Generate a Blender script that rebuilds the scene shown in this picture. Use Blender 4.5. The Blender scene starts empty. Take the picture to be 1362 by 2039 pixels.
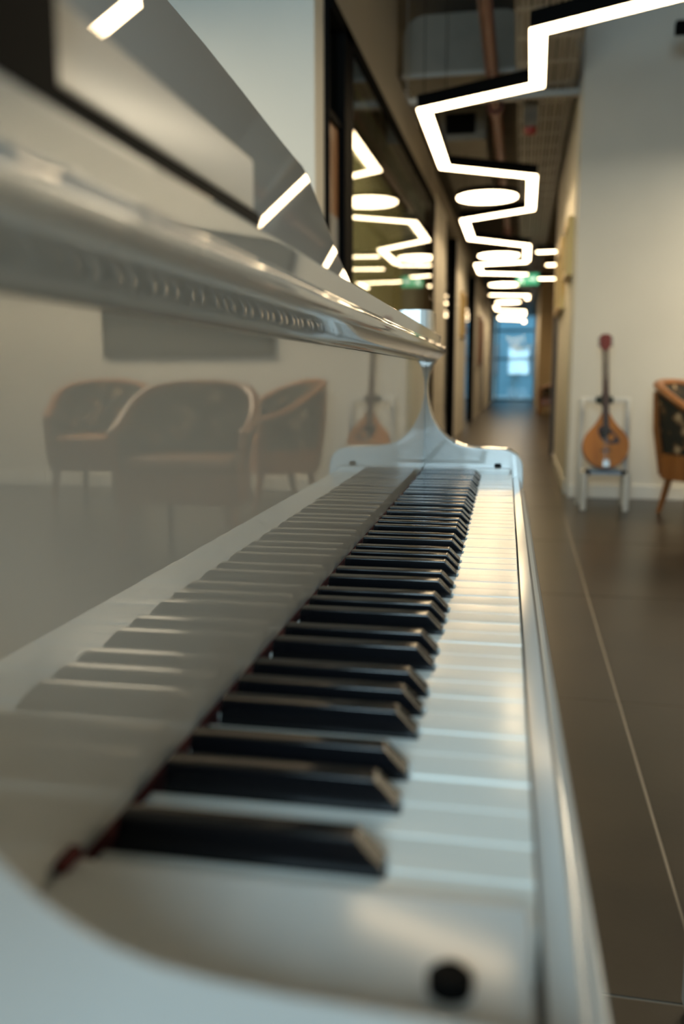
import bpy, bmesh, math, random
from mathutils import Vector, Matrix
random.seed(7)
S = bpy.context.scene
COL = S.collection
PI = math.pi

# ------------------------------------------------------------------ camera
CAM_H = 0.894
F_PX, YAW, PITCH = 1731.0, 0.2021, 0.1566
cam_d = bpy.data.cameras.new('camera')
cam = bpy.data.objects.new('camera', cam_d)
COL.objects.link(cam)
cam_d.sensor_fit = 'VERTICAL'
cam_d.sensor_height = 36.0
cam_d.lens = F_PX / 2039.0 * 36.0
cam_d.clip_start = 0.01
cam_d.clip_end = 200
cam.location = (0, 0, CAM_H)
cam.rotation_euler = (PI / 2 - PITCH, 0, YAW)
cam_d.dof.use_dof = True
cam_d.dof.focus_distance = 0.84
cam_d.dof.aperture_fstop = 4.5
cam_d.dof.aperture_blades = 0
S.camera = cam

# ------------------------------------------------------------------ world, exposure
w = bpy.data.worlds.new('world')
S.world = w
w.use_nodes = True
bg = w.node_tree.nodes['Background']
bg.inputs['Color'].default_value = (0.60, 0.86, 1.0, 1)
bg.inputs['Strength'].default_value = 1.5
# daylight coming in through the rear window
dl_ = bpy.data.lights.new('window_daylight', 'AREA')
dl_.shape = 'RECTANGLE'; dl_.size = 1.50; dl_.size_y = 1.80
dl_.color = (0.60, 0.86, 1.0)
dl_.energy = 100.0
do_ = bpy.data.objects.new('window_daylight', dl_)
COL.objects.link(do_)
do_.location = (-0.325, -2.41, 1.85)
do_.rotation_euler = (PI / 2, 0, 0)
S.view_settings.view_transform = 'Standard'
S.view_settings.look = 'None'
S.view_settings.gamma = 1
S.view_settings.use_curve_mapping = False
S.view_settings.exposure = 0.55
S.cycles.caustics_reflective = False
S.cycles.caustics_refractive = False
S.cycles.sample_clamp_indirect = 4.0
LAMP_COLOR = (1.0, 0.74, 0.43, 1)
FILL_COLOR = (1.0, 0.85, 0.60, 1)
LAMP_STRENGTH = 11.0

# ------------------------------------------------------------------ materials
def nodes_of(m):
    m.use_nodes = True
    return m.node_tree.nodes, m.node_tree.links, m.node_tree.nodes['Principled BSDF']

def mat(name, color, rough=0.5, metal=0.0, spec=0.5, noise=0.0, nscale=8.0, bump=0.0, bscale=40.0, stretch=None, emit=None, coat=0.0, ior=1.5):
    m = bpy.data.materials.new(name)
    n, l, b = nodes_of(m)
    b.inputs['Base Color'].default_value = (*color, 1)
    b.inputs['Roughness'].default_value = rough
    b.inputs['Metallic'].default_value = metal
    b.inputs['Specular IOR Level'].default_value = spec
    b.inputs['Coat Weight'].default_value = coat
    b.inputs['IOR'].default_value = ior
    b.inputs['Coat Roughness'].default_value = 0.03
    tc = n.new('ShaderNodeTexCoord')
    mp = n.new('ShaderNodeMapping')
    l.new(tc.outputs['Object'], mp.inputs['Vector'])
    if stretch:
        mp.inputs['Scale'].default_value = stretch
    if noise:
        t = n.new('ShaderNodeTexNoise')
        t.inputs['Scale'].default_value = nscale
        t.inputs['Detail'].default_value = 6
        l.new(mp.outputs['Vector'], t.inputs['Vector'])
        r = n.new('ShaderNodeValToRGB')
        r.color_ramp.elements[0].position = 0.3
        r.color_ramp.elements[1].position = 0.7
        r.color_ramp.elements[0].color = (*[c * (1 - noise) for c in color], 1)
        r.color_ramp.elements[1].color = (*[min(1, c * (1 + noise)) for c in color], 1)
        l.new(t.outputs['Fac'], r.inputs['Fac'])
        l.new(r.outputs['Color'], b.inputs['Base Color'])
    if bump:
        t = n.new('ShaderNodeTexNoise')
        t.inputs['Scale'].default_value = bscale
        t.inputs['Detail'].default_value = 3
        l.new(mp.outputs['Vector'], t.inputs['Vector'])
        bp = n.new('ShaderNodeBump')
        bp.inputs['Strength'].default_value = bump
        bp.inputs['Distance'].default_value = 0.01
        l.new(t.outputs['Fac'], bp.inputs['Height'])
        l.new(bp.outputs['Normal'], b.inputs['Normal'])
    if emit:
        b.inputs['Emission Color'].default_value = (*emit[0], 1)
        b.inputs['Emission Strength'].default_value = emit[1]
    return m

def mat_emit(name, color, strength):
    m = bpy.data.materials.new(name)
    n, l, b = nodes_of(m)
    n.remove(b)
    e = n.new('ShaderNodeEmission')
    e.inputs['Color'].default_value = color
    e.inputs['Strength'].default_value = strength
    l.new(e.outputs[0], n['Material Output'].inputs['Surface'])
    return m

def mat_glass(name, tint):
    m = bpy.data.materials.new(name)
    n, l, b = nodes_of(m)
    n.remove(b)
    lw = n.new('ShaderNodeLayerWeight')
    lw.inputs['Blend'].default_value = 0.5
    p = n.new('ShaderNodeMath'); p.operation = 'POWER'; p.inputs[1].default_value = 5
    l.new(lw.outputs['Facing'], p.inputs[0])
    q = n.new('ShaderNodeMath'); q.operation = 'MULTIPLY_ADD'
    q.inputs[1].default_value = 0.96; q.inputs[2].default_value = 0.04
    l.new(p.outputs[0], q.inputs[0])
    tr = n.new('ShaderNodeBsdfTransparent'); tr.inputs['Color'].default_value = (*tint, 1)
    gl = n.new('ShaderNodeBsdfGlossy'); gl.inputs['Roughness'].default_value = 0.0
    mx = n.new('ShaderNodeMixShader')
    l.new(q.outputs[0], mx.inputs[0]); l.new(tr.outputs[0], mx.inputs[1]); l.new(gl.outputs[0], mx.inputs[2])
    l.new(mx.outputs[0], n['Material Output'].inputs['Surface'])
    return m

def mat_blind(name, color):
    m = bpy.data.materials.new(name)
    n, l, b = nodes_of(m)
    n.remove(b)
    d = n.new('ShaderNodeBsdfDiffuse'); d.inputs['Color'].default_value = (*color, 1)
    t = n.new('ShaderNodeBsdfTranslucent'); t.inputs['Color'].default_value = (*color, 1)
    mx = n.new('ShaderNodeMixShader'); mx.inputs[0].default_value = 0.5
    l.new(d.outputs[0], mx.inputs[1]); l.new(t.outputs[0], mx.inputs[2])
    l.new(mx.outputs[0], n['Material Output'].inputs['Surface'])
    return m

def mat_floral(name):
    m = bpy.data.materials.new(name)
    n, l, b = nodes_of(m)
    tc = n.new('ShaderNodeTexCoord')
    v = n.new('ShaderNodeTexNoise'); v.inputs['Scale'].default_value = 11; v.inputs['Detail'].default_value = 2
    l.new(tc.outputs['Object'], v.inputs['Vector'])
    r = n.new('ShaderNodeValToRGB')
    e = r.color_ramp.elements
    e[0].position = 0.0; e[0].color = (0.012, 0.014, 0.010, 1)
    e[1].position = 1.0; e[1].color = (0.55, 0.47, 0.36, 1)
    for p, c in ((0.52, (0.014, 0.016, 0.010, 1)), (0.58, (0.10, 0.05, 0.02, 1)), (0.66, (0.35, 0.26, 0.15, 1))):
        x = e.new(p); x.color = c
    l.new(v.outputs['Fac'], r.inputs['Fac'])
    l.new(r.outputs['Color'], b.inputs['Base Color'])
    b.inputs['Roughness'].default_value = 0.85
    return m

def mat_wood(name, c1, c2, rough=0.4, scale=3.0):
    m = bpy.data.materials.new(name)
    n, l, b = nodes_of(m)
    tc = n.new('ShaderNodeTexCoord')
    mp = n.new('ShaderNodeMapping'); mp.inputs['Scale'].default_value = (scale * 6, scale * 6, scale)
    l.new(tc.outputs['Object'], mp.inputs['Vector'])
    t = n.new('ShaderNodeTexNoise'); t.inputs['Scale'].default_value = 2.5; t.inputs['Detail'].default_value = 5
    l.new(mp.outputs['Vector'], t.inputs['Vector'])
    r = n.new('ShaderNodeValToRGB')
    r.color_ramp.elements[0].color = (*c1, 1); r.color_ramp.elements[1].color = (*c2, 1)
    r.color_ramp.elements[0].position = 0.3; r.color_ramp.elements[1].position = 0.7
    l.new(t.outputs['Fac'], r.inputs['Fac'])
    l.new(r.outputs['Color'], b.inputs['Base Color'])
    b.inputs['Roughness'].default_value = rough
    return m

M = {
    'lacquer': mat('white_lacquer', (0.67, 0.67, 0.645), 0.004, ior=1.7),
    'satin': mat('white_satin', (0.68, 0.68, 0.655), 0.13, ior=1.5),
    'ivory': mat('key_white', (0.82, 0.81, 0.75), 0.17, spec=0.42, bump=0.012, bscale=30),
    'ebony': mat('key_black', (0.005, 0.005, 0.006), 0.12, spec=0.25),
    'felt': mat('red_felt', (0.10, 0.012, 0.012), 0.95),
    'rubber': mat('black_rubber', (0.003, 0.003, 0.003), 0.7, spec=0.1),
    'brass': mat('brass', (0.75, 0.52, 0.20), 0.25, metal=1.0),
    'rawwood': mat_wood('raw_wood', (0.30, 0.20, 0.11), (0.42, 0.29, 0.17), 0.6),
    'plastic': mat('white_plastic', (0.70, 0.70, 0.68), 0.28),
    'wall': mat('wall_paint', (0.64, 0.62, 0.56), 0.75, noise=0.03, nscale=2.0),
    'header': mat('header_shade_tone', (0.27, 0.24, 0.19), 0.8, noise=0.04, nscale=2.0),  # wall tone darkened: the missing uplight is put into the colour
    'wall_tan': mat('tan_paint', (0.52, 0.38, 0.20), 0.7, noise=0.04, nscale=2.0),
    'skirt': mat('skirting', (0.66, 0.66, 0.62), 0.45),
    'ceiling': mat('ceiling_paint', (0.16, 0.145, 0.12), 0.9, noise=0.15, nscale=3.0),
    'black_metal': mat('black_metal', (0.006, 0.006, 0.006), 0.7, spec=0.01),
    'galv': mat('galvanised', (0.33, 0.32, 0.29), 0.5, metal=0.6),
    'duct': mat('duct_wrap', (0.20, 0.19, 0.16), 0.6, noise=0.08, nscale=6),
    'pipe': mat('red_pipe', (0.13, 0.035, 0.018), 0.45),
    'grout': mat('grout', (0.30, 0.26, 0.21), 0.9),
    'tile': mat('floor_tile', (0.031, 0.0235, 0.0145), 0.30, spec=0.32, noise=0.22, nscale=3.2, bump=0.02, bscale=60),
    'diff': mat_emit('led_diffuser', LAMP_COLOR, LAMP_STRENGTH),
    'diff_fill': mat_emit('fill_diffuser', FILL_COLOR, 16.0),
    'glass': mat_glass('clear_glass', (0.82, 0.85, 0.79)),
    'glass_blue': mat_glass('end_glass', (0.75, 0.92, 1.0)),
    'chairwood': mat_wood('chair_wood', (0.20, 0.075, 0.020), (0.30, 0.12, 0.035), 0.32, 2.0),
    'seat': mat('tan_leather', (0.26, 0.12, 0.045), 0.5, noise=0.1, nscale=6),
    'floral': mat_floral('floral_fabric'),
    'spruce': mat_wood('spruce_top', (0.46, 0.155, 0.018), (0.56, 0.21, 0.028), 0.55, 3.0),
    'rosewood': mat_wood('rosewood', (0.035, 0.018, 0.012), (0.06, 0.03, 0.02), 0.4, 3.0),
    'redwood': mat_wood('red_headstock', (0.11, 0.010, 0.008), (0.16, 0.016, 0.012), 0.45, 3.0),
    'steel': mat('steel', (0.75, 0.75, 0.74), 0.25, metal=1.0),
    'white_paint': mat('white_paint', (0.72, 0.71, 0.66), 0.4),
    'blue_pad': mat('blue_pad', (0.22, 0.33, 0.48), 0.6),
    'green_clip': mat('green_clip', (0.02, 0.03, 0.022), 0.6),
    'gold': mat('gold_frame', (0.42, 0.28, 0.09), 0.4, metal=0.4),
    'canvas': mat('picture_canvas', (0.30, 0.24, 0.15), 0.7, noise=0.5, nscale=9),
    'darkcanvas': mat('dark_canvas', (0.030, 0.036, 0.036), 0.5, noise=0.35, nscale=5),
    'walnut': mat_wood('walnut_door', (0.16, 0.070, 0.024), (0.24, 0.11, 0.04), 0.4, 1.0),
    'grey_panel': mat('grey_panel', (0.26, 0.27, 0.28), 0.5),
    'darkdoor': mat_wood('dark_door', (0.030, 0.020, 0.014), (0.05, 0.033, 0.022), 0.45, 1.0),
    'red_plastic': mat('red_plastic', (0.25, 0.02, 0.015), 0.4),
    'exit_green': mat('exit_green', (0.02, 0.25, 0.12), 0.4, emit=((0.06, 0.50, 0.24), 0.6)),
    'exit_white': mat('exit_white', (0.8, 0.8, 0.8), 0.4, emit=((0.8, 0.95, 0.85), 0.8)),
    'blind': mat_blind('blind_fabric', (0.80, 0.76, 0.58)),
    'concrete': mat('concrete', (0.30, 0.31, 0.31), 0.9, noise=0.1, nscale=1.5),
    'facade': mat('facade', (0.22, 0.32, 0.36), 0.9, noise=0.06, nscale=1.0),
    'foliage': mat('foliage', (0.05, 0.075, 0.05), 0.8, noise=0.3, nscale=6),
}

# ------------------------------------------------------------------ helpers
def bx(bm, x0, x1, y0, y1, z0, z1, bevel=0.0, seg=2):
    vs = [bm.verts.new(p) for p in ((x0,y0,z0),(x1,y0,z0),(x1,y1,z0),(x0,y1,z0),(x0,y0,z1),(x1,y0,z1),(x1,y1,z1),(x0,y1,z1))]
    fs = [bm.faces.new([vs[i] for i in f]) for f in ((0,3,2,1),(4,5,6,7),(0,1,5,4),(1,2,6,5),(2,3,7,6),(3,0,4,7))]
    if bevel:
        es = set()
        for f in fs: es.update(f.edges)
        bmesh.ops.bevel(bm, geom=list(es), offset=bevel, segments=seg, profile=0.5, affect='EDGES')

def prism(bm, prof, a0, a1, axis='y'):
    """closed 2D outline extruded along an axis; y: prof=(x,z)  x: prof=(y,z)  z: prof=(x,y)"""
    def pt(p, a):
        return {'y': (p[0], a, p[1]), 'x': (a, p[0], p[1]), 'z': (p[0], p[1], a)}[axis]
    A = [bm.verts.new(pt(p, a0)) for p in prof]
    B = [bm.verts.new(pt(p, a1)) for p in prof]
    n = len(prof)
    fs = [bm.faces.new(A), bm.faces.new(B)]
    for i in range(n):
        fs.append(bm.faces.new((A[i], A[(i+1) % n], B[(i+1) % n], B[i])))
    bmesh.ops.recalc_face_normals(bm, faces=bm.faces[:])
    return fs

def tube(bm, pts, radii, n=10, flat=1.0):
    if not hasattr(radii, '__len__'): radii = [radii] * len(pts)
    pts = [Vector(p) for p in pts]
    rings = []
    for i, p in enumerate(pts):
        d = (pts[min(i+1, len(pts)-1)] - pts[max(i-1, 0)]).normalized()
        ref = Vector((0, 0, 1)) if abs(d.z) < 0.9 else Vector((0, 1, 0))
        u = d.cross(ref).normalized(); v = u.cross(d)
        rings.append([bm.verts.new(p + u * math.cos(a) * radii[i] + v * math.sin(a) * radii[i] * flat) for a in [2*PI*k/n for k in range(n)]])
    for a, b in zip(rings, rings[1:]):
        for k in range(n):
            bm.faces.new((a[k], a[(k+1) % n], b[(k+1) % n], b[k]))
    bm.faces.new(rings[0][::-1]); bm.faces.new(rings[-1])
    bmesh.ops.recalc_face_normals(bm, faces=bm.faces[:])

def lathe(bm, prof, cx=0, cy=0, n=32):
    rings = []
    for r, z in prof:
        rings.append([bm.verts.new((cx + r*math.cos(2*PI*k/n), cy + r*math.sin(2*PI*k/n), z)) for k in range(n)])
    for a, b in zip(rings, rings[1:]):
        for k in range(n):
            bm.faces.new((a[k], a[(k+1) % n], b[(k+1) % n], b[k]))
    bm.faces.new(rings[0][::-1]); bm.faces.new(rings[-1])
    bmesh.ops.recalc_face_normals(bm, faces=bm.faces[:])

def ribbon(bm, pts, wd, z0, z1):
    """mitred strip of width wd along an xy polyline"""
    P = [Vector(p) for p in pts]
    L, R = [], []
    for i, p in enumerate(P):
        d0 = (P[i] - P[i-1]).normalized() if i else (P[1] - P[0]).normalized()
        d1 = (P[i+1] - P[i]).normalized() if i < len(P)-1 else d0
        n0 = Vector((-d0.y, d0.x)); n1 = Vector((-d1.y, d1.x))
        m = (n0 + n1).normalized(); k = wd / 2 / max(0.3, m.dot(n0))
        L.append(p + m * k); R.append(p - m * k)
    v = [[bm.verts.new((q.x, q.y, z)) for q in row] for row, z in ((L, z0), (R, z0), (L, z1), (R, z1))]
    for i in range(len(P) - 1):
        for a, b in ((0, 1), (2, 3), (0, 2), (1, 3)):
            bm.faces.new((v[a][i], v[a][i+1], v[b][i+1], v[b][i]))
    for i in (0, -1):
        bm.faces.new((v[0][i], v[1][i], v[3][i], v[2][i]))
    bmesh.ops.recalc_face_normals(bm, faces=bm.faces[:])

def obj(name, bm, material, parent=None, smooth=False, kind=None, label=None, category=None, group=None):
    me = bpy.data.meshes.new(name)
    bm.to_mesh(me); bm.free()
    me.materials.append(M[material])
    if smooth:
        for p in me.polygons: p.use_smooth = True
        try: me.set_sharp_from_angle(angle=math.radians(35))
        except Exception: pass
    o = bpy.data.objects.new(name, me)
    COL.objects.link(o)
    if smooth:
        o.modifiers.new('weighted_normal', 'WEIGHTED_NORMAL').keep_sharp = True
    if parent: o.parent = parent
    tag(o, label, category, group, kind)
    return o

def tag(o, label=None, category=None, group=None, kind=None):
    if label: o['label'] = label
    if category: o['category'] = category
    if group: o['group'] = group
    if kind: o['kind'] = kind

def empty(name, loc=(0, 0, 0), rz=0.0, label=None, category=None, group=None, kind=None):
    o = bpy.data.objects.new(name, None)
    COL.objects.link(o)
    o.location = loc; o.rotation_euler = (0, 0, rz)
    tag(o, label, category, group, kind)
    return o

def box(name, material, parent, x0, x1, y0, y1, z0, z1, bevel=0.0, smooth=False, **kw):
    bm = bmesh.new(); bx(bm, x0, x1, y0, y1, z0, z1, bevel)
    return obj(name, bm, material, parent, smooth, **kw)

def copy_tree(o, parent=None):
    c = o.copy(); COL.objects.link(c); c.parent = parent
    for ch in list(o.children):
        copy_tree(ch, c)
    return c

# ------------------------------------------------------------------ setting: floor
CEIL = 3.7
floor = box('floor', 'grout', None, -5.0, 5.5, -2.4, 31.2, -0.06, -0.0015, kind='structure', label='dark brown grey tiled floor with pale joints')
bm = bmesh.new(); bx(bm, -0.5975, 0.5975, -0.5975, 0.5975, -0.01, 0.0, 0.0008, 1)
tile0 = None
X_LINE, Y_LINE, T = 0.29, 1.198, 1.2
tiles = []
for i in range(-4, 4):
    for j in range(-3, 5):
        tiles.append((i, j))
for j in range(5, 25):
    for i in (-2, -1, 0):
        tiles.append((i, j))
for i, j in tiles:
    if tile0 is None:
        o = tile0 = obj('floor_tile', bm, 'tile', floor)
    else:
        o = tile0.copy(); COL.objects.link(o); o.parent = floor
    o.location = (X_LINE + T * (i + 0.5), Y_LINE + T * (j + 0.5), 0)

box('ceiling', 'ceiling', None, -5.1, 5.6, -2.6, 31.3, CEIL, CEIL + 0.12, kind='structure', label='dark exposed ceiling slab')

# ------------------------------------------------------------------ setting: walls
def wall(name, x0, x1, y0, y1, z0=0.0, z1=CEIL, m='wall', parent=None):
    return box(name, m, parent, x0, x1, y0, y1, z0, z1, kind='structure')
wall('wall_side_left', -5.12, -5.0, -2.4, 31.2)
wall('wall_side_right', 5.5, 5.62, -2.4, 31.2)
wall('wall_front_left', -5.0, -0.885, 3.75, 3.93)
wfr = wall('wall_front_right', 0.35, 5.5, 6.58, 6.75)
box('baseboard_right', 'skirt', None, 0.35, 5.5, 6.567, 6.58, 0.0, 0.10, 0.003, kind='structure')
# rear wall with a wide window (daylight)
wb = empty('wall_back', kind='structure')
box('wall_panel', 'wall', wb, -5.0, 5.5, -2.52, -2.4, 0, 0.9)
box('wall_panel', 'wall', wb, -5.0, 5.5, -2.52, -2.4, 2.8, CEIL)
box('wall_panel', 'wall', wb, -5.0, -1.1, -2.52, -2.4, 0.9, 2.8)
box('wall_panel', 'wall', wb, 0.45, 5.5, -2.52, -2.4, 0.9, 2.8)
wr = empty('window_1', (0, 0, 0), kind='structure')
for k in range(4):
    x = -1.07 + 1.49 * k / 3
    box('mullion', 'black_metal', wr, x - 0.03, x + 0.03, -2.50, -2.42, 0.9, 2.8)
for z in (0.9, 2.74):
    box('frame_rail', 'black_metal', wr, -1.1, 0.45, -2.50, -2.42, z, z + 0.06)

# left side of the corridor
wl = empty('wall_corridor_left', (0, 0, 0), kind='structure')
def wlbox(name, m, x0, x1, y0, y1, z0, z1, bev=0.0):
    o = box(name, m, None, x0, x1, y0, y1, z0, z1, bev)
    o.parent = wl
    return o
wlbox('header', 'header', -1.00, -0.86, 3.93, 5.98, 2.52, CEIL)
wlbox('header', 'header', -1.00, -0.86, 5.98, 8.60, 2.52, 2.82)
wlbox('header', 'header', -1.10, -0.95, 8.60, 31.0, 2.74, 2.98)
wlbox('pilaster', 'wall', -1.10, -0.93, 8.60, 10.70, 0, 2.74)
wlbox('pilaster', 'wall', -1.10, -0.93, 12.5, 14.7, 0, 2.74)
wlbox('pilaster', 'wall', -1.10, -0.93, 17.4, 20.6, 0, 2.74)
wlbox('pilaster', 'wall', -1.10, -0.96, 22.4, 31.0, 0, 2.74)
wall('wall_void_left', -1.9, -1.8, 5.98, 31.0, 2.74, CEIL, 'ceiling')
wall('wall_room_end', -5.0, -1.10, 9.2, 9.32)

# glazed partition with black frame
g1 = empty('window_2', kind='structure', label='black framed glass partition along the corridor')
for y0, y1, z0, z1, x1 in ((3.93, 3.96, 0, 2.52, -0.865), (4.245, 4.455, 0, 2.52, -0.855), (8.48, 8.60, 0, 2.52, -0.855)):
    box('frame_post', 'black_metal', g1, -0.94, x1, y0, y1, z0, z1)
box('frame_rail', 'black_metal', g1, -0.94, -0.855, 3.96, 8.48, 2.46, 2.52)
box('frame_rail', 'black_metal', g1, -0.94, -0.855, 4.455, 8.48, 0.0, 0.09)
box('frame_rail', 'black_metal', g1, -0.94, -0.87, 3.96, 4.245, 2.03, 2.06)
box('pane', 'glass', g1, -0.875, -0.865, 4.455, 8.48, 0.09, 2.46)
box('pane', 'glass', g1, -0.905, -0.895, 3.96, 4.245, 2.06, 2.46)
d2 = empty('door_2', (-0.90, 4.10, 0), kind='structure', label='narrow walnut and grey door leaf in the black partition frame')
dl = box('door_leaf', 'grey_panel', d2, -0.02, 0.012, -0.138, 0.143, 0.01, 1.63)
box('door_leaf', 'walnut', d2, -0.02, 0.012, -0.138, 0.143, 1.63, 2.03)
bm = bmesh.new(); tube(bm, [(0.012, 0.12, 1.05), (0.06, 0.12, 1.05), (0.06, 0.02, 1.05)], 0.009)
obj('handle', bm, 'steel', dl)
bl = empty('roller_blind', (-1.12, 6.45, 0.12), label='drawn olive grey blind behind the long glass partition', category='blind')
box('fabric', 'blind', bl, -0.004, 0.0, -1.85, 1.85, 0.0, 2.30)
bm = bmesh.new(); tube(bm, [(-0.01, -1.95, 2.32), (-0.01, 2.03, 2.32)], 0.03, 12); obj('roller', bm, 'black_metal', bl, True)
box('bottom_bar', 'black_metal', bl, -0.012, 0.008, -1.85, 1.85, -0.12, 0.0)
g3 = empty('window_3', kind='structure', label='glass door panel between pale pilasters')
for y0, y1 in ((10.70, 10.80), (12.40, 12.5)):
    box('frame_post', 'black_metal', g3, -1.04, -0.94, y0, y1, 0, 2.74)
box('pane', 'glass', g3, -1.005, -0.995, 10.80, 12.40, 0.02, 2.74)
g4 = empty('window_4', kind='structure', label='glass panel before the last pilasters of the corridor')
for y0, y1 in ((14.7, 14.78), (17.32, 17.4)):
    box('frame_post', 'black_metal', g4, -1.04, -0.94, y0, y1, 0, 2.74)
box('pane', 'glass', g4, -1.005, -0.995, 14.78, 17.32, 0.02, 2.74)
d3 = empty('door_3', (-1.0, 21.5, 0), kind='structure', label='dark door near the far end of the corridor')
box('door_leaf', 'darkdoor', d3, -0.02, 0.05, -0.9, 0.9, 0.0, 2.74)

# right side of the corridor
wc = empty('wall_corridor_right', kind='structure')
box('wall_panel', 'wall', wc, 0.34, 0.50, 6.75, 9.25, 0, CEIL)
box('wall_panel', 'wall', wc, 0.34, 0.50, 9.25, 10.15, 2.1, CEIL)
box('wall_panel', 'wall', wc, 0.34, 0.50, 10.15, 10.75, 0, CEIL)
box('wall_panel', 'wall', wc, 0.50, 1.42, 10.62, 10.75, 0, CEIL)
box('wall_panel', 'wall', wc, 1.30, 1.42, 10.75, 21.0, 0, CEIL)
box('wall_panel', 'wall_tan', wc, 0.36, 1.42, 20.95, 21.10, 0, CEIL)
box('wall_panel', 'wall', wc, 0.36, 0.50, 21.10, 31.0, 0, CEIL)
box('baseboard_corridor', 'skirt', None, 0.328, 0.34, 6.75, 9.2, 0.0, 0.10, 0.003, kind='structure')
d4 = empty('door_4', (0.40, 9.7, 0), kind='structure', label='dark brown door set in the right corridor wall')
box('door_leaf', 'darkdoor', d4, 0, 0.04, -0.40, 0.40, 0, 2.05)
for s in (-1, 1):
    box('jamb', 'darkdoor', d4, -0.075, 0.06, s * 0.425 - 0.025, s * 0.425 + 0.025, 0, 2.1)
box('jamb', 'darkdoor', d4, -0.075, 0.06, -0.4, 0.4, 2.05, 2.1)

# far end: glazed door to the terrace
we = empty('wall_end', kind='structure')
box('wall_panel', 'wall', we, -5.0, -1.05, 31.0, 31.2, 0, CEIL)
box('wall_panel', 'wall', we, 0.42, 5.5, 31.0, 31.2, 0, CEIL)
box('wall_panel', 'ceiling', we, -1.05, 0.42, 31.0, 31.2, 2.95, CEIL)
d1 = empty('door_1', (0, 31.0, 0), kind='structure', label='tall glazed door to the daylight at the corridor end')
for x in (-1.05, -0.90, 0.36):
    box('frame_post', 'darkdoor', d1, x, x + 0.06, 0.02, 0.09, 0, 2.95)
for z in (0.0, 1.40, 2.36, 2.89):
    box('frame_rail', 'darkdoor', d1, -0.99, 0.36, 0.02, 0.09, z, z + 0.07)
for z0, z1 in ((0.07, 1.40), (1.47, 2.36), (2.43, 2.89)):
    box('pane', 'glass_blue', d1, -0.84, 0.36, 0.05, 0.06, z0, z1)

# outside the far door
box('terrace', 'concrete', None, -9, 9, 31.2, 46, -0.20, -0.02, kind='structure')
fc = empty('neighbour_building', (0, 40, 0), label='pale blue-grey building across the terrace beyond the end door', category='building')
box('facade_wall', 'facade', fc, -9, 9, 0, 1, -0.02, 9)
for k in range(-2, 3):
    for z in (0.9, 3.4):
        box('window', 'grey_panel', fc, k * 1.5 - 0.45, k * 1.5 + 0.45, -0.05, 0.0, z, z + 1.3)
for k, (x, h) in enumerate(((-1.35, 1.15), (-0.35, 1.4), (0.75, 0.95))):
    t = empty('potted_shrub', (x, 36 + 0.5 * k, -0.02), label=['tall leafy shrub in a pale pot beyond the end door', 'tallest shrub in a pale pot beyond the end door', 'low shrub in a pale pot beyond the end door'][k], category='plant', group='shrubs on the terrace')
    bm = bmesh.new(); lathe(bm, [(0.15, 0), (0.21, 0.34), (0.23, 0.36), (0.19, 0.36), (0.18, 0.32)], n=20); obj('pot', bm, 'facade', t, True)
    bm = bmesh.new(); tube(bm, [(0, 0, 0.3), (0.02, 0.01, h * 0.8)], [0.02, 0.012], 8); obj('stem', bm, 'rawwood', t)
    bm = bmesh.new()
    for q in range(170):
        a, r, z = random.uniform(0, 2*PI), random.uniform(0.02, 0.33), random.uniform(0.45, h)
        c = Vector((r*math.cos(a), r*math.sin(a), z)); d = Vector((random.uniform(-1, 1), random.uniform(-1, 1), random.uniform(-0.3, 1))).normalized() * 0.09
        sd = d.cross(Vector((0.3, 0.2, 1))).normalized() * 0.03
        bm.faces.new([bm.verts.new(c), bm.verts.new(c + d * 0.5 + sd), bm.verts.new(c + d), bm.verts.new(c + d * 0.5 - sd)])
    o = obj('foliage', bm, 'foliage', t); o['kind'] = 'stuff'

# ------------------------------------------------------------------ ceiling services
def drop_rods(parent, pts, z0, m='black_metal', r=0.003, name='hanger'):
    for x, y in pts:
        bm = bmesh.new(); tube(bm, [(x, y, z0), (x, y, CEIL)], r, 6); obj(name, bm, m, parent)

LZ = 2.40
zig = [(1.45, 3.57), (0.022, 4.25), (0.030, 5.0), (-0.605, 5.32), (-0.61, 6.75), (0.028, 7.185), (0.029, 8.56),
       (-0.61, 9.02), (-0.614, 10.25), (0.010, 10.89), (0.011, 12.30)]
zig2 = [(0.011, 12.45), (-0.66, 12.60), (-0.66, 13.66), (0.02, 13.95)]
zig3 = [(-0.66, 17.35), (0.05, 17.60), (0.05, 18.45)]
zig5 = [(-0.63, 20.2), (-0.63, 21.3), (-0.01, 21.8), (-0.01, 23.4), (-0.64, 23.9), (-0.64, 24.9), (0.0, 25.5), (0.0, 26.6)]
zig0 = [(0.04, 2.52), (-0.52, 2.80)]
def zig_lamp(pts, label):
    p0 = pts[0]
    t = empty('zigzag_light', (0, 0, LZ), label=label, category='light', group='zigzag pendant lights')
    bm = bmesh.new(); ribbon(bm, pts, 0.078, 0.012, 0.085); obj('housing', bm, 'black_metal', t)
    bm = bmesh.new(); ribbon(bm, pts, 0.074, 0.0, 0.011); obj('diffuser', bm, 'diff', t)
    for x, y in [p for p in pts if len(pts) < 3 or not -0.4 < p[0] < 0.5]:
        bm = bmesh.new(); tube(bm, [(x, y, 0.085), (x, y, CEIL - LZ)], 0.0022, 6); obj('cable', bm, 'black_metal', t)
zig_lamp(zig, 'long black zigzag pendant with glowing white underside running into the corridor')
zig_lamp(zig0, 'short bent pendant light above the piano')
zig_lamp(zig2, 'short zigzag pendant just before the green exit sign')
zig_lamp(zig3, 'short hooked pendant past the green exit sign')
zig_lamp(zig5, 'zigzag pendant glowing before the glazed end door')
zig_lamp([(0.13, 11.50), (1.0, 11.40), (1.0, 12.75), (0.28, 12.85)], 'angular pendant in the side recess past the dark brown door')
zig_lamp([(0.12, 14.60), (1.0, 14.75), (1.0, 15.6)], 'straight pendant in the side recess by the exit sign')
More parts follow.
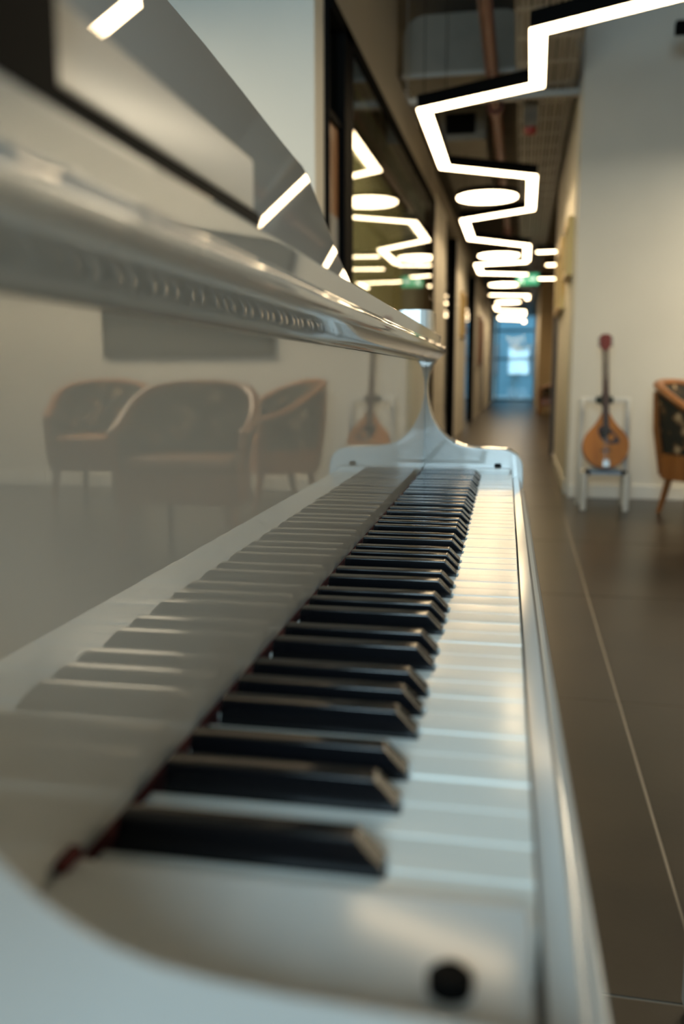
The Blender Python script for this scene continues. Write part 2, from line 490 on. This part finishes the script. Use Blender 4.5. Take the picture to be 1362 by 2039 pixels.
DISC = ['round glowing disc pendant nearest the copper pipe coupling', 'round disc pendant hanging before the green exit sign', 'round disc pendant behind the green exit sign',
        'round disc pendant above the corridor armchair', 'last round disc pendant before the glazed end door']
for k, y in enumerate((7.93, 11.72, 15.45, 19.15, 22.9)):
    t = empty('disc_light', (-0.345, y, LZ), label=DISC[k], category='light', group='round disc pendants')
    bm = bmesh.new(); lathe(bm, [(0.24, 0.010), (0.268, 0.010), (0.268, 0.055), (0.05, 0.060)], n=40); obj('housing', bm, 'black_metal', t, True)
    bm = bmesh.new(); lathe(bm, [(0.255, 0.0), (0.258, 0.009)], n=40); obj('diffuser', bm, 'diff', t)
    bm = bmesh.new(); tube(bm, [(0, 0, 0.06), (0, 0, CEIL - LZ)], 0.003, 6); obj('cable', bm, 'black_metal', t)

FILL_DISCS = [(2.3, 5.6, 'unseen large round fill light near the armchair beside the guitar'), (3.4, 5.6, 'unseen large round fill light in front of the wide dark picture'),
         (4.6, 5.6, 'unseen large round fill light in the far corner of the seating lobby'),
         (-2.0, 2.1, 'unseen large round fill light behind the raised piano lid'), (-3.6, 2.1, 'unseen large round fill light near the lobby side wall'),
         (-2.1, 5.4, 'unseen large round fill light inside the glazed office near the door'), (-2.1, 7.6, 'unseen large round fill light at the far side of the glazed office')]
for x, y, lb in FILL_DISCS:  # unseen discs, added to brighten the lobby walls and the office blind
    dz = 3.15 if x < 0 and y > 4 else 2.45
    t = empty('fill_disc_light', (x, y, dz), label=lb, category='light', group='unseen added fill lights')
    bm = bmesh.new(); lathe(bm, [(0.45, 0.010), (0.50, 0.010), (0.50, 0.07), (0.08, 0.08)], n=40); obj('housing', bm, 'black_metal', t, True)
    bm = bmesh.new(); lathe(bm, [(0.485, 0.0), (0.488, 0.009)], n=40); obj('diffuser', bm, 'diff_fill', t)
    bm = bmesh.new(); tube(bm, [(0, 0, 0.08), (0, 0, CEIL - dz)], 0.004, 6); obj('cable', bm, 'black_metal', t)

pipe = empty('sprinkler_pipe', (-0.277, 0, 3.0), label='long red-brown sprinkler pipe under the dark ceiling', category='pipe')
bm = bmesh.new(); tube(bm, [(0, -2.3, 0), (0, 30.9, 0)], 0.045, 16); obj('pipe_run', bm, 'pipe', pipe, True)
for y in (1.4, 7.45, 13.5, 19.5):
    bm = bmesh.new(); tube(bm, [(0, y - 0.06, 0), (0, y + 0.06, 0)], 0.066, 16); obj('coupling', bm, 'pipe', pipe)
drop = [(0, 0.5), (0, 4.0), (0, 9.0), (0, 14.0), (0, 20.0)]
for x, y in drop:
    bm = bmesh.new(); tube(bm, [(x, y, 0.04), (x, y, CEIL - 3.0)], 0.006, 6); obj('hanger', bm, 'galv', pipe)

tray = empty('cable_tray', (0.10, 0, 2.92), label='wide slotted grey cable tray running along the ceiling', category='cable tray')
for x in (-0.20, 0.195):
    box('side_rail', 'galv', tray, x, x + 0.005, 4.4, 30.8, 0, 0.06)
for k in range(13):
    x = -0.195 + 0.39 * k / 12
    box('strip', 'galv', tray, x - 0.009, x + 0.009, 4.4, 30.8, 0.0, 0.004)
for k in range(60):
    y = 4.5 + k * 0.44
    box('rung', 'galv', tray, -0.195, 0.195, y - 0.02, y + 0.02, 0.004, 0.012)
bm = bmesh.new()
for k in range(7):
    x = -0.17 + 0.055 * k
    tube(bm, [(x + 0.006 * math.sin(i * 1.3 + k), 4.5 + i * 1.3, 0.028) for i in range(20)], 0.011, 6)
o = obj('cables', bm, 'black_metal', tray); o['kind'] = 'stuff'
for y in (4.7, 9.5, 14.3, 19.1, 23.9):
    for x in (-0.198, 0.198):
        bm = bmesh.new(); tube(bm, [(x, y, 0.05), (x, y, CEIL - 2.92)], 0.005, 6); obj('hanger', bm, 'galv', tray)

st = empty('strut_channel', (0, 6.79, 2.86), label='grey strut channel crossing under the cable tray', category='bracket')
box('channel', 'galv', st, -0.94, 0.335, -0.025, 0.025, 0, 0.045)
for x in (-0.9, 0.32):
    bm = bmesh.new(); tube(bm, [(x, 0, 0.04), (x, 0, CEIL - 2.86)], 0.006, 6); obj('hanger', bm, 'galv', st)

dct = empty('air_duct', (-0.50, 6.85, 3.1), label='bulky rounded grey duct section between pipe and header wall', category='duct')
prof = []
for k in range(9):
    a = PI / 2 * k / 8; prof.append((0.30 + 0.16 * math.sin(a) - 0.02, 0.24 + 0.16 * math.cos(a)))
prof = [(-p[0], p[1]) for p in prof[::-1]] + prof
prof = [(-0.44, 0.0)] + prof + [(0.44, 0.0)]
bm = bmesh.new(); prism(bm, prof, 0, 0.8); obj('duct_body', bm, 'duct', dct)
box('flange', 'galv', dct, -0.45, 0.45, 0.0, 0.03, -0.03, 0.0)
box('flange', 'galv', dct, -0.45, 0.45, 0.70, 0.73, -0.03, 0.0)
for x in (-0.40, 0.36):
    bm = bmesh.new(); tube(bm, [(x, 0.7, 0.2), (x, 0.7, CEIL - 3.1)], 0.006, 6); obj('hanger', bm, 'galv', dct)

cb = empty('ceiling_box', (-0.62, 9.6, 3.05), label='pale boxed fan unit high beside the corridor header', category='fan unit')
box('casing', 'duct', cb, -0.25, 0.22, -1.0, 2.4, 0.0, 0.30, 0.01)
box('grille', 'black_metal', cb, -0.15, 0.12, -1.012, -1.0, 0.06, 0.24)
for y in (-0.8, 2.2):
    bm = bmesh.new(); tube(bm, [(0, y, 0.29), (0, y, CEIL - 3.05)], 0.006, 6); obj('hanger', bm, 'galv', cb)

det = empty('alarm_sounder', (0.0, 7.14, 2.70), label='small alarm sounder with red base under the cable tray', category='alarm')
box('base_plate', 'ceiling', det, -0.055, 0.055, -0.055, 0.055, 0.05, 0.22, 0.006)
bm = bmesh.new(); lathe(bm, [(0.03, 0.0), (0.045, 0.012), (0.047, 0.05)], n=20); obj('sounder', bm, 'red_plastic', det, True)

tl = empty('track_light', (1.35, 6.0, 2.95), label='black ceiling track bar over the guitar wall', category='light')
box('track', 'black_metal', tl, -0.50, 1.2, -0.03, 0.03, 0, 0.07)
for x in (-0.3, 0.9):
    bm = bmesh.new(); tube(bm, [(x, 0, 0.06), (x, 0, CEIL - 2.95)], 0.005, 6); obj('hanger', bm, 'black_metal', tl)

ex = empty('exit_sign', (0.03, 14.15, 2.27), label='green hanging exit sign with a white running figure', category='sign')
box('sign_plate', 'exit_green', ex, -0.17, 0.17, -0.015, 0.015, 0, 0.17, 0.004)
bm = bmesh.new()
def plate(bm, poly, y=-0.0175):
    prism(bm, poly, y, -0.0145)
hx = -0.09
plate(bm, [(hx + 0.016*math.cos(2*PI*k/12), 0.135 + 0.016*math.sin(2*PI*k/12)) for k in range(12)])
plate(bm, [(hx-0.022, 0.07), (hx+0.006, 0.065), (hx+0.018, 0.112), (hx-0.008, 0.116)])
plate(bm, [(hx+0.004, 0.072), (hx-0.02, 0.07), (hx-0.052, 0.03), (hx-0.038, 0.022)])
plate(bm, [(hx-0.01, 0.076), (hx+0.01, 0.068), (hx+0.035, 0.055), (hx+0.03, 0.02), (hx+0.018, 0.022), (hx+0.02, 0.046)])
plate(bm, [(hx+0.012, 0.11), (hx+0.046, 0.085), (hx+0.04, 0.077), (hx+0.01, 0.095)])
plate(bm, [(hx-0.008, 0.112), (hx-0.05, 0.10), (hx-0.047, 0.09), (hx-0.006, 0.098)])
obj('running_figure', bm, 'exit_white', ex)
bm = bmesh.new()
plate(bm, [(0.01, 0.078), (0.08, 0.078), (0.08, 0.05), (0.135, 0.088), (0.08, 0.126), (0.08, 0.098), (0.01, 0.098)])
obj('arrow', bm, 'exit_white', ex)
for x in (-0.13, 0.13):
    bm = bmesh.new(); tube(bm, [(x, 0, 0.165), (x, 0, 0.65)], 0.003, 6); obj('hanger', bm, 'black_metal', ex)

# ------------------------------------------------------------------ framed pictures
def framed(y0, y1, z0, z1, x_wall, side, label, cv='canvas', fr='gold'):
    """picture on a wall x = x_wall facing -x (side=-1) or +x (side=1)"""
    t = empty('framed_picture', (x_wall, (y0 + y1) / 2, z0), label=label, category='picture', group='pictures along the corridor')
    h, k = z1 - z0, (y1 - y0) / 2
    d = 0.05 * side; lo, hi = min(0, d), max(0, d)
    for a in ((-k, -k + 0.05, 0, h), (k - 0.05, k, 0, h), (-k + 0.05, k - 0.05, 0, 0.05), (-k + 0.05, k - 0.05, h - 0.05, h)):
        box('frame_bar', fr, t, lo, hi, *a)
    e = 0.02 * side
    box('canvas', cv, t, min(0, e), max(0, e), -k + 0.05, k - 0.05, 0.05, h - 0.05)
framed(6.80, 7.42, 1.62, 2.04, 0.34, -1, 'small gold framed picture at the corner by the guitar wall')
framed(7.90, 9.05, 1.46, 2.06, 0.34, -1, 'wide gold framed picture beside the dark brown door')
framed(13.2, 13.9, 1.45, 2.1, -0.93, 1, 'gold framed picture on the second pale pilaster')
framed(18.4, 19.8, 1.1, 2.1, -0.93, 1, 'brown framed picture on the third pilaster opposite the niche', 'walnut', 'walnut')
pn = empty('wall_panel_picture', (2.05, 6.58, 1.06), label='wide dark picture hanging on the wall above the armchairs', category='picture')
box('canvas', 'darkcanvas', pn, -0.66, 0.66, -0.025, 0, 0, 0.50)
for a in ((-0.69, -0.66, -0.02, 0.52), (0.66, 0.69, -0.02, 0.52), (-0.66, 0.66, -0.02, 0.0), (-0.66, 0.66, 0.50, 0.52)):
    box('frame_bar', 'black_metal', pn, a[0], a[1], -0.035, 0, a[2], a[3])

# ------------------------------------------------------------------ tub armchairs
def make_armchair():
    t = empty('tub_armchair', (0, 0, 0))
    half = [(0.325, -0.27, 0.60), (0.335, -0.16, 0.625), (0.335, -0.02, 0.685), (0.318, 0.10, 0.755), (0.26, 0.215, 0.812), (0.15, 0.285, 0.838), (0.0, 0.305, 0.845)]
    def smooth_path(pts, n=4):
        out = []
        P = [Vector(p) for p in pts]
        for i in range(len(P) - 1):
            p0, p1, p2, p3 = P[max(i-1, 0)], P[i], P[i+1], P[min(i+2, len(P)-1)]
            for k in range(n):
                s = k / n
                out.append(0.5 * ((2*p1) + (p2-p0)*s + (2*p0-5*p1+4*p2-p3)*s*s + (3*p1-p0-3*p2+p3)*s**3))
        out.append(P[-1]); return out
    full = [(-x, y, z) for x, y, z in half[:-1]] + half[::-1]
    path = smooth_path(full)
    bm = bmesh.new(); tube(bm, path, [0.020 if i in (0, len(path)-1) else 0.030 for i in range(len(path))], 12, 0.8); obj('top_rail', bm, 'chairwood', t, True)
    # upholstered shell hung from the rail
    bm = bmesh.new()
    rows = []
    for p in path:
        c = Vector((0, -0.02, 0))
        d = Vector((p.x, p.y, 0)) - c
        u = d.normalized()
        top, bot = p.z - 0.012, 0.40
        ring = []
        for (off, z) in ((0.012, top), (0.0, (top + bot) / 2), (-0.02, bot), (-0.06, bot), (-0.045, (top + bot) / 2), (-0.022, top)):
            q = Vector((p.x, p.y, 0)) + u * off
            shrink = 1 - 0.10 * (p.z - z) / 0.5
            ring.append(bm.verts.new((q.x * shrink, q.y * (shrink if q.y > 0 else 1), z)))
        rows.append(ring)
    for a, b in zip(rows, rows[1:]):
        for k in range(6):
            bm.faces.new((a[k], a[(k+1) % 6], b[(k+1) % 6], b[k]))
    bm.faces.new(rows[0]); bm.faces.new(rows[-1][::-1])
    bmesh.ops.recalc_face_normals(bm, faces=bm.faces[:])
    obj('upholstered_back', bm, 'floral', t, True)
    # arm posts
    for s in (-1, 1):
        bm = bmesh.new(); tube(bm, [(s*0.325, -0.262, 0.60), (s*0.315, -0.27, 0.45), (s*0.295, -0.262, 0.26)], [0.020, 0.024, 0.027], 10); obj('arm_post', bm, 'chairwood', t, True)
        bm = bmesh.new(); tube(bm, [(s*0.262, 0.236, 0.79), (s*0.255, 0.225, 0.55), (s*0.205, 0.195, 0.26)], [0.018, 0.022, 0.026], 10); obj('back_stile', bm, 'chairwood', t, True)
    # apron
    out = [(-0.30, -0.275), (0.30, -0.275), (0.30, 0.05), (0.25, 0.18), (0.14, 0.245), (-0.14, 0.245), (-0.25, 0.18), (-0.30, 0.05)]
    bm = bmesh.new(); prism(bm, out, 0.235, 0.395, 'z'); obj('seat_apron', bm, 'chairwood', t)
    cs = [(x * 0.90, y * 0.90 - 0.012) for x, y in out]
    bm = bmesh.new(); fs = prism(bm, cs, 0.395, 0.475, 'z')
    bmesh.ops.bevel(bm, geom=list(set(e for f in fs[:2] for e in f.edges)), offset=0.03, segments=3, profile=0.5, affect='EDGES')
    obj('seat_cushion', bm, 'seat', t, True)
    for sx, sy in ((-1, -1), (1, -1), (-1, 1), (1, 1)):
        y = -0.245 if sy < 0 else 0.165
        x = 0.27 if sy < 0 else 0.165
        bm = bmesh.new(); tube(bm, [(sx*x, y, 0.25), (sx*(x+0.01), y + sy*0.025, 0.12), (sx*(x+0.018), y + sy*0.055, 0.0)], [0.026, 0.021, 0.015], 10); obj('leg', bm, 'chairwood', t, True)
    return t
CH = [((1.185, 5.93, 0), math.radians(52), 'brown wooden tub armchair with floral back beside the guitar'),
      ((1.30, 4.45, 0), math.radians(-4), 'tub armchair with wide floral back facing the piano'),
      ((2.45, 5.85, 0), math.radians(-14), 'tub armchair under the wide dark picture by the wall'),
      ((0.66, 19.75, 0), math.radians(-90), 'tub armchair standing in the corridor niche')]
proto = make_armchair()
for k, (p, a, lb) in enumerate(CH):
    o = proto if k == 0 else copy_tree(proto)
    o.location = p; o.rotation_euler = (0, 0, a)
    if k == 1: o.scale = (1.04, 1.0, 1.0)
    tag(o, lb, 'armchair', 'floral tub armchairs')

# ------------------------------------------------------------------ small white chair with the stringed instrument
ch = empty('small_chair', (0.56, 6.10, 0), label='small white wooden chair holding the teardrop guitar', category='chair')
for s in (-1, 1):
    bm = bmesh.new(); tube(bm, [(s*0.136, -0.14, 0.0), (s*0.136, -0.135, 0.25)], [0.021, 0.024], 12); obj('leg', bm, 'white_paint', ch, True)
    bm = bmesh.new(); tube(bm, [(s*0.150, 0.15, 0.0), (s*0.150, 0.13, 0.25), (s*0.152, 0.145, 0.725)], [0.020, 0.022, 0.020], 12); obj('back_post', bm, 'white_paint', ch, True)
    box('corner_cap', 'rubber', ch, s*0.118 - 0.018, s*0.118 + 0.018, -0.150, -0.12, 0.235, 0.268, 0.004)
box('back_rail', 'white_paint', ch, -0.166, 0.166, 0.133, 0.157, 0.712, 0.740, 0.006, True)
box('seat', 'white_paint', ch, -0.150, 0.150, -0.135, 0.145, 0.232, 0.250, 0.004)
box('seat_pad', 'blue_pad', ch, -0.105, 0.105, -0.142, 0.12, 0.244, 0.262, 0.006, True)
nh = box('neck_holder', 'green_clip', ch, -0.062, 0.048, 0.045, 0.150, 0.700, 0.748, 0.008, True)
box('clip_pad', 'green_clip', nh, -0.034, 0.020, 0.032, 0.046, 0.684, 0.770, 0.006)

gt = empty('teardrop_guitar', (0.564, 6.030, 0.272), label='orange teardrop bouzouki guitar with dark neck and red head', category='guitar')
gt.rotation_euler = (math.radians(-13), math.radians(-1.6), 0)
def teardrop(sc=1.0, n=40):
    pts = []
    for k in range(n + 1):
        a = -PI/2 + (PI * 0.5 + 0.62) * k / n
        pts.append((0.150 * math.cos(a), 0.150 + 0.150 * math.sin(a)))
    ex_, ez = pts[-1]
    for k in range(1, 7):
        s = k / 6
        pts.append((ex_ + (0.024 - ex_) * s - 0.010 * math.sin(PI * s), ez + (0.375 - ez) * s))
    pts = pts + [(-x, z) for x, z in pts[::-1][:-1]]
    return [(x * sc, 0.15 + (z - 0.15) * sc) for x, z in pts]
bm = bmesh.new(); fs = prism(bm, teardrop(), -0.035, 0.040)
obj('body', bm, 'redwood', gt, True)
bm = bmesh.new(); prism(bm, teardrop(0.99), -0.039, -0.035); obj('soundboard', bm, 'spruce', gt, True)
el = lambda cx, cz, rx, rz, n=24: [(cx + rx*math.cos(2*PI*k/n), cz + rz*math.sin(2*PI*k/n)) for k in range(n)]
bm = bmesh.new(); prism(bm, [(-0.045, 0.275), (-0.05, 0.245), (-0.036, 0.205), (-0.008, 0.175), (0.035, 0.160), (0.085, 0.165), (0.088, 0.190), (0.062, 0.225), (0.035, 0.262), (0.02, 0.285), (-0.025, 0.288)], -0.041, -0.039); obj('pickguard', bm, 'rosewood', gt)
bm = bmesh.new(); prism(bm, el(-0.006, 0.235, 0.030, 0.036), -0.0425, -0.041); obj('sound_hole', bm, 'rubber', gt)
bm = bmesh.new(); prism(bm, el(0.034, 0.205, 0.022, 0.024), -0.0425, -0.041); obj('pickguard_inlay', bm, 'spruce', gt)
box('bridge', 'rosewood', gt, -0.036, 0.030, -0.049, -0.039, 0.112, 0.124, 0.002)
box('tailpiece', 'steel', gt, -0.022, 0.024, -0.048, -0.039, 0.006, 0.055, 0.003)
bm = bmesh.new(); tube(bm, [(0, -0.032, 0.30), (0, -0.030, 0.55), (0, -0.028, 0.795)], [0.022, 0.020, 0.018], 12); nk = obj('neck', bm, 'rosewood', gt, True)
box('fretboard', 'rosewood', nk, -0.021, 0.021, -0.058, -0.048, 0.265, 0.795, 0.002)
hd = [(-0.018, 0.79), (-0.026, 0.81), (-0.036, 0.83), (-0.038, 0.885), (-0.026, 0.902), (0.0, 0.906), (0.026, 0.902), (0.038, 0.885), (0.036, 0.83), (0.026, 0.81), (0.018, 0.79)]
bm = bmesh.new(); prism(bm, hd, -0.050, -0.030); hs = obj('headstock', bm, 'redwood', gt)
for s in (-1, 1):
    for k in range(4):
        bm = bmesh.new(); tube(bm, [(s*0.033, -0.04, 0.826 + k*0.018), (s*0.050, -0.04, 0.826 + k*0.018)], 0.0055, 8); obj('tuning_peg', bm, 'steel', hs)
for k in range(4):
    x = -0.012 + 0.008 * k
    bm = bmesh.new(); tube(bm, [(x, -0.050, 0.03), (x, -0.052, 0.118), (x * 0.8, -0.060, 0.79)], 0.0008, 4); obj('string', bm, 'steel', gt)

# ------------------------------------------------------------------ piano bench at the player's side
bn = empty('piano_bench', (0.62, 0.90, 0), math.radians(1), label='white piano bench with black feet in front of the keyboard', category='bench')
box('seat', 'lacquer', bn, -0.31, 0.31, -0.26, 0.26, 0.38, 0.43, 0.008, True)
for sx in (-1, 1):
    for sy in (-1, 1):
        lg = box('leg', 'lacquer', bn, sx*0.34 - 0.025, sx*0.34 + 0.025, sy*0.275 - 0.025, sy*0.275 + 0.025, 0.012, 0.41, 0.004)
        box('foot', 'rubber', lg, sx*0.34 - 0.02, sx*0.34 + 0.02, sy*0.275 - 0.02, sy*0.275 + 0.02, 0.0, 0.012)

# ------------------------------------------------------------------ the piano
TH = 0.0176
CP = (0.1357, -0.2444, 0.1643)            # the camera seen from the corner of the first key
KZ = CAM_H - CP[2]                        # key tops above the floor
c_, s_ = math.cos(TH), math.sin(TH)
pno = empty('upright_piano', (-(c_*CP[0] - s_*CP[1]), -(s_*CP[0] + c_*CP[1]), 0), TH,
            label='glossy white piano with open keyboard and raised lid', category='piano')
WK = 0.0235
NW = 52
LEN = NW * WK
YN0, YN1 = -0.140, -0.088                 # near cheek
YF0, YF1 = LEN + 0.041, LEN + 0.093       # far cheek

# keys
blacks = [WK + 0.0013]
for o_ in range(7):
    b = 2 * WK + o_ * 7 * WK
    blacks += [b + 0.02115, b + 0.04935] + [b + 3*WK + v for v in (0.02014, 0.047, 0.07386)]
G, BW = 0.0005, 0.0066
for i in range(NW):
    y0, y1 = i * WK + G, (i + 1) * WK - G
    ta, tb = y0, y1
    for c in blacks:
        if y0 - 0.008 < c < (y0 + y1) / 2: ta = max(ta, c + BW)
        if (y0 + y1) / 2 < c < y1 + 0.008: tb = min(tb, c - BW)
    XH = 0.1010
    poly = [(0.0015, ta), (XH, ta)]
    if ta > y0: poly.append((XH, y0))
    poly += [(0.150, y0), (0.150, y1)]
    if tb < y1: poly.append((XH, y1))
    poly += [(XH, tb), (0.0015, tb)]
    # drop doubled points
    q = []
    for p in poly:
        if not q or (abs(p[0]-q[-1][0]) + abs(p[1]-q[-1][1])) > 1e-6: q.append(p)
    bm = bmesh.new()
    fs = prism(bm, q, KZ - 0.018, KZ, 'z')
    bmesh.ops.bevel(bm, geom=list(fs[1].edges), offset=0.0006, segments=2, profile=0.5, affect='EDGES')
    tilt, lift, yc = random.uniform(-0.009, 0.009), random.uniform(-0.0003, 0.0003), (y0 + y1) / 2
    for v in bm.verts:
        if v.co.z > KZ - 0.004: v.co.z += lift + tilt * (v.co.y - yc)
    obj('white_key', bm, 'ivory', pno, True)
def black_key_bm():
    bm = bmesh.new()
    lv = [(-0.010, 0.0060, 0.1000, 0.0059), (0.0022, 0.0060, 0.1000, 0.0059), (0.0122, 0.0065, 0.0905, 0.0053)]
    r = [[bm.verts.new((x, y, z)) for x, y in ((xa, -h), (xb, -h), (xb, h), (xa, h))] for z, xa, xb, h in lv]
    bm.faces.new(r[0][::-1]); bm.faces.new(r[2])
    for a, b in zip(r, r[1:]):
        for k in range(4): bm.faces.new((a[k], a[(k+1) % 4], b[(k+1) % 4], b[k]))
    es = [e for e in bm.edges if e.verts[0].co.z > 0 and e.verts[1].co.z > 0]
    bmesh.ops.bevel(bm, geom=es, offset=0.0011, segments=2, profile=0.5, affect='EDGES')
    bmesh.ops.recalc_face_normals(bm, faces=bm.faces[:])
    return bm
bk = obj('black_key', black_key_bm(), 'ebony', pno, True)
for i, c in enumerate(blacks):
    o = bk if i == 0 else bk.copy()
    if i: COL.objects.link(o); o.parent = pno
    o.location = (0, c, KZ)

# key blocks with their black knobs
for nm, y0, y1, ky in (('key_block', YN1, -0.0008, -0.042), ('key_block', LEN + 0.0008, YF0, LEN + 0.036)):
    kb = box(nm, 'satin', pno, 0.0, 0.1475, y0, y1, KZ - 0.045, KZ + 0.009, 0.003, True)
    bm = bmesh.new(); lathe(bm, [(0.0058, KZ + 0.008), (0.0060, KZ + 0.0125), (0.0045, KZ + 0.0140), (0.0015, KZ + 0.0136)], 0.126, ky, 20); obj('knob', bm, 'rubber', kb, True)

# felt, fallboard, key bed
box('felt_strip', 'felt', pno, -0.004, 0.0013, 0.0, LEN, KZ - 0.006, KZ + 0.0040)
box('felt_tab', 'felt', pno, 0.0, 0.004, -0.012, -0.001, KZ + 0.0085, KZ + 0.0125)
box('fallboard', 'lacquer', pno, -0.022, 0.0, YN1, YF0, KZ + 0.0042, KZ + 0.1865)
box('key_bed', 'rawwood', pno, -0.30, 0.1512, YN1, YF0, KZ - 0.095, KZ - 0.050)
box('balance_rail', 'rawwood', pno, -0.02, 0.13, 0.0, LEN, KZ - 0.050, KZ - 0.019)

# key slip with moulded front
sl = [(0.1514, -0.100), (0.1514, -0.010), (0.1522, -0.0085), (0.1610, -0.0085), (0.1630, -0.0105), (0.1640, -0.016), (0.1638, -0.024),
      (0.1648, -0.0285), (0.1670, -0.030), (0.1700, -0.0305), (0.1725, -0.033), (0.1738, -0.037), (0.1738, -0.046), (0.1725, -0.050), (0.1700, -0.052), (0.1690, -0.058), (0.1690, -0.100)]
bm = bmesh.new(); prism(bm, [(x, z + KZ) for x, z in sl], YN1, YF0 - 0.0005); obj('key_slip', bm, 'satin', pno, True)

# cheeks: the swept arms at both ends
arm = [(0.0163, 0.1900), (0.0105, 0.1800), (0.0063, 0.1701), (0.0034, 0.1585), (0.0024, 0.1477), (0.0024, 0.1360), (0.0034, 0.1251), (0.0055, 0.1135), (0.0083, 0.1025), (0.0130, 0.0908), (0.0191, 0.0798),
       (0.0255, 0.0708), (0.0327, 0.0629), (0.0410, 0.0556), (0.0500, 0.0498), (0.0585, 0.0459), (0.0671, 0.0433), (0.0800, 0.0413), (0.0954, 0.0400), (0.1200, 0.0390), (0.1402, 0.0378), (0.1482, 0.0356), (0.1552, 0.0315), (0.1608, 0.0269), (0.1648, 0.0212),
       (0.1672, 0.0158), (0.1685, 0.0100), (0.1693, -0.0052), (0.1690, -0.0242), (0.1666, -0.0367), (0.1600, -0.0400), (0.1580, -0.1000), (-0.30, -0.1000), (-0.30, 0.1900)]
for y0, y1 in ((YN0, YN1), (YF0, YF1)):
    bm = bmesh.new()
    fs = prism(bm, [(x, z + KZ) for x, z in arm], y0, y1)
    es = [e for f in fs[:2] for e in f.edges if all(v.co.x > 0.0 for v in e.verts)]
    bmesh.ops.bevel(bm, geom=list(set(es)), offset=0.003, segments=3, profile=0.5, affect='EDGES')
    obj('cheek', bm, 'lacquer', pno, True)

# ledge over the fallboard
lg = [(-0.31, 0.1885), (-0.0225, 0.1870), (0.0, 0.1868), (0.0085, 0.1872), (0.0150, 0.1895), (0.0195, 0.1925), (0.0225, 0.1960), (0.0262, 0.1990), (0.0288, 0.2030), (0.0296, 0.2080), (0.0286, 0.2110), (0.0262, 0.2132), (0.0228, 0.2150), (0.0212, 0.2163), (0.0206, 0.2180),
      (0.0224, 0.2296), (0.0218, 0.2311), (0.0200, 0.2320), (-0.31, 0.2320)]
bm = bmesh.new(); fs = prism(bm, [(x, z + KZ) for x, z in lg], YN0, YF1)
es = [e for f in fs[:2] for e in f.edges if all(v.co.x > 0.007 for v in e.verts)]
obj('ledge', bm, 'lacquer', pno, True)
for y0, y1 in ((YF1 - 0.115, YF1 - 0.002),):
    bm = bmesh.new()
    pr = [(-0.040, y0 + 0.004), (-0.036, y0), (-0.006, y0), (0.004, y0 + 0.003), (0.010, y0 + 0.012), (0.012, y0 + 0.024), (0.012, y1), (-0.040, y1)]
    prism(bm, pr, KZ + 0.2370, KZ + 0.2690, 'z')
    eb = obj('end_block', bm, 'lacquer', pno, True)
    box('felt_pad', 'rubber', eb, -0.036, 0.008, y0 + 0.004, y1 - 0.004, KZ + 0.2320, KZ + 0.2370)

# raised lid leaning back
LEAN = math.radians(25)
hl = [(LEN / 2, 0.389), (0.764, 0.386), (0.884, 0.378), (1.020, 0.361), (1.143, 0.341), (1.250, 0.328), (1.325, 0.322), (1.338, 0.315), (1.340, 0.300), (1.336, 0.281), (1.320, 0.235), (1.300, 0.193), (1.280, 0.161), (1.270, 0.123), (1.268, 0.06), (1.268, 0.0)]
out = hl + [(LEN - y, s) for y, s in hl[::-1][:-1]]
bm = bmesh.new()
fs = prism(bm, out, -0.016, 0.0, 'x')      # thickness along x, plane (y, z)
bmesh.ops.bevel(bm, geom=[e for e in fs[1].edges], offset=0.003, segments=2, profile=0.5, affect='EDGES')
lid = obj('raised_lid', bm, 'lacquer', pno, True)
lid.location = (-0.094, 0, KZ + 0.2320 + 0.0068)
lid.rotation_euler = (0, -LEAN, 0)

# case, knee panel, legs, pedals
bm = bmesh.new(); bx(bm, -0.30, -0.022, YN1, YF0, KZ - 0.05, KZ + 0.186); obj('case', bm, 'lacquer', pno)
box('knee_panel', 'lacquer', pno, -0.24, -0.22, YN1, YF0, 0.06, KZ - 0.095)
box('bottom_board', 'lacquer', pno, -0.30, -0.20, YN1, YF0, 0.0, 0.06)
for y0, y1 in ((YN0, YN1), (YF0, YF1)):
    box('side_panel', 'lacquer', pno, -0.30, -0.20, y0, y1, 0.0, KZ - 0.10)
    yc = (y0 + y1) / 2
    bm = bmesh.new(); tube(bm, [(0.09, yc, 0.0), (0.095, yc, 0.05), (0.10, yc, 0.30), (0.10, yc, KZ - 0.10)], [0.020, 0.018, 0.023, 0.026], 16); obj('leg', bm, 'lacquer', pno, True)
for k in (-1, 0, 1):
    bm = bmesh.new(); tube(bm, [(-0.21, LEN/2 + k*0.09, 0.07), (-0.13, LEN/2 + k*0.09, 0.065), (-0.09, LEN/2 + k*0.09, 0.060)], [0.010, 0.014, 0.016], 10, 0.5); obj('pedal', bm, 'brass', pno, True)

# white slab with black base lying on the ledge
dv = empty('slab_device', pno.matrix_world @ Vector((0, 0, 0)), label='out of focus white slab with black base on the piano ledge', category='device')
dv.location = pno.location; dv.rotation_euler = pno.rotation_euler
dv.location.z = KZ + 0.2320
box('base', 'rubber', dv, -0.060, 0.0135, -0.0125, 0.189, 0.0, 0.0110, 0.001)
box('shell', 'plastic', dv, -0.058, 0.0115, -0.0095, 0.1875, 0.0110, 0.0365, 0.0025, True)
box('end_cap', 'rubber', dv, -0.060, 0.0135, -0.1200, -0.0095, 0.0, 0.0390, 0.001)
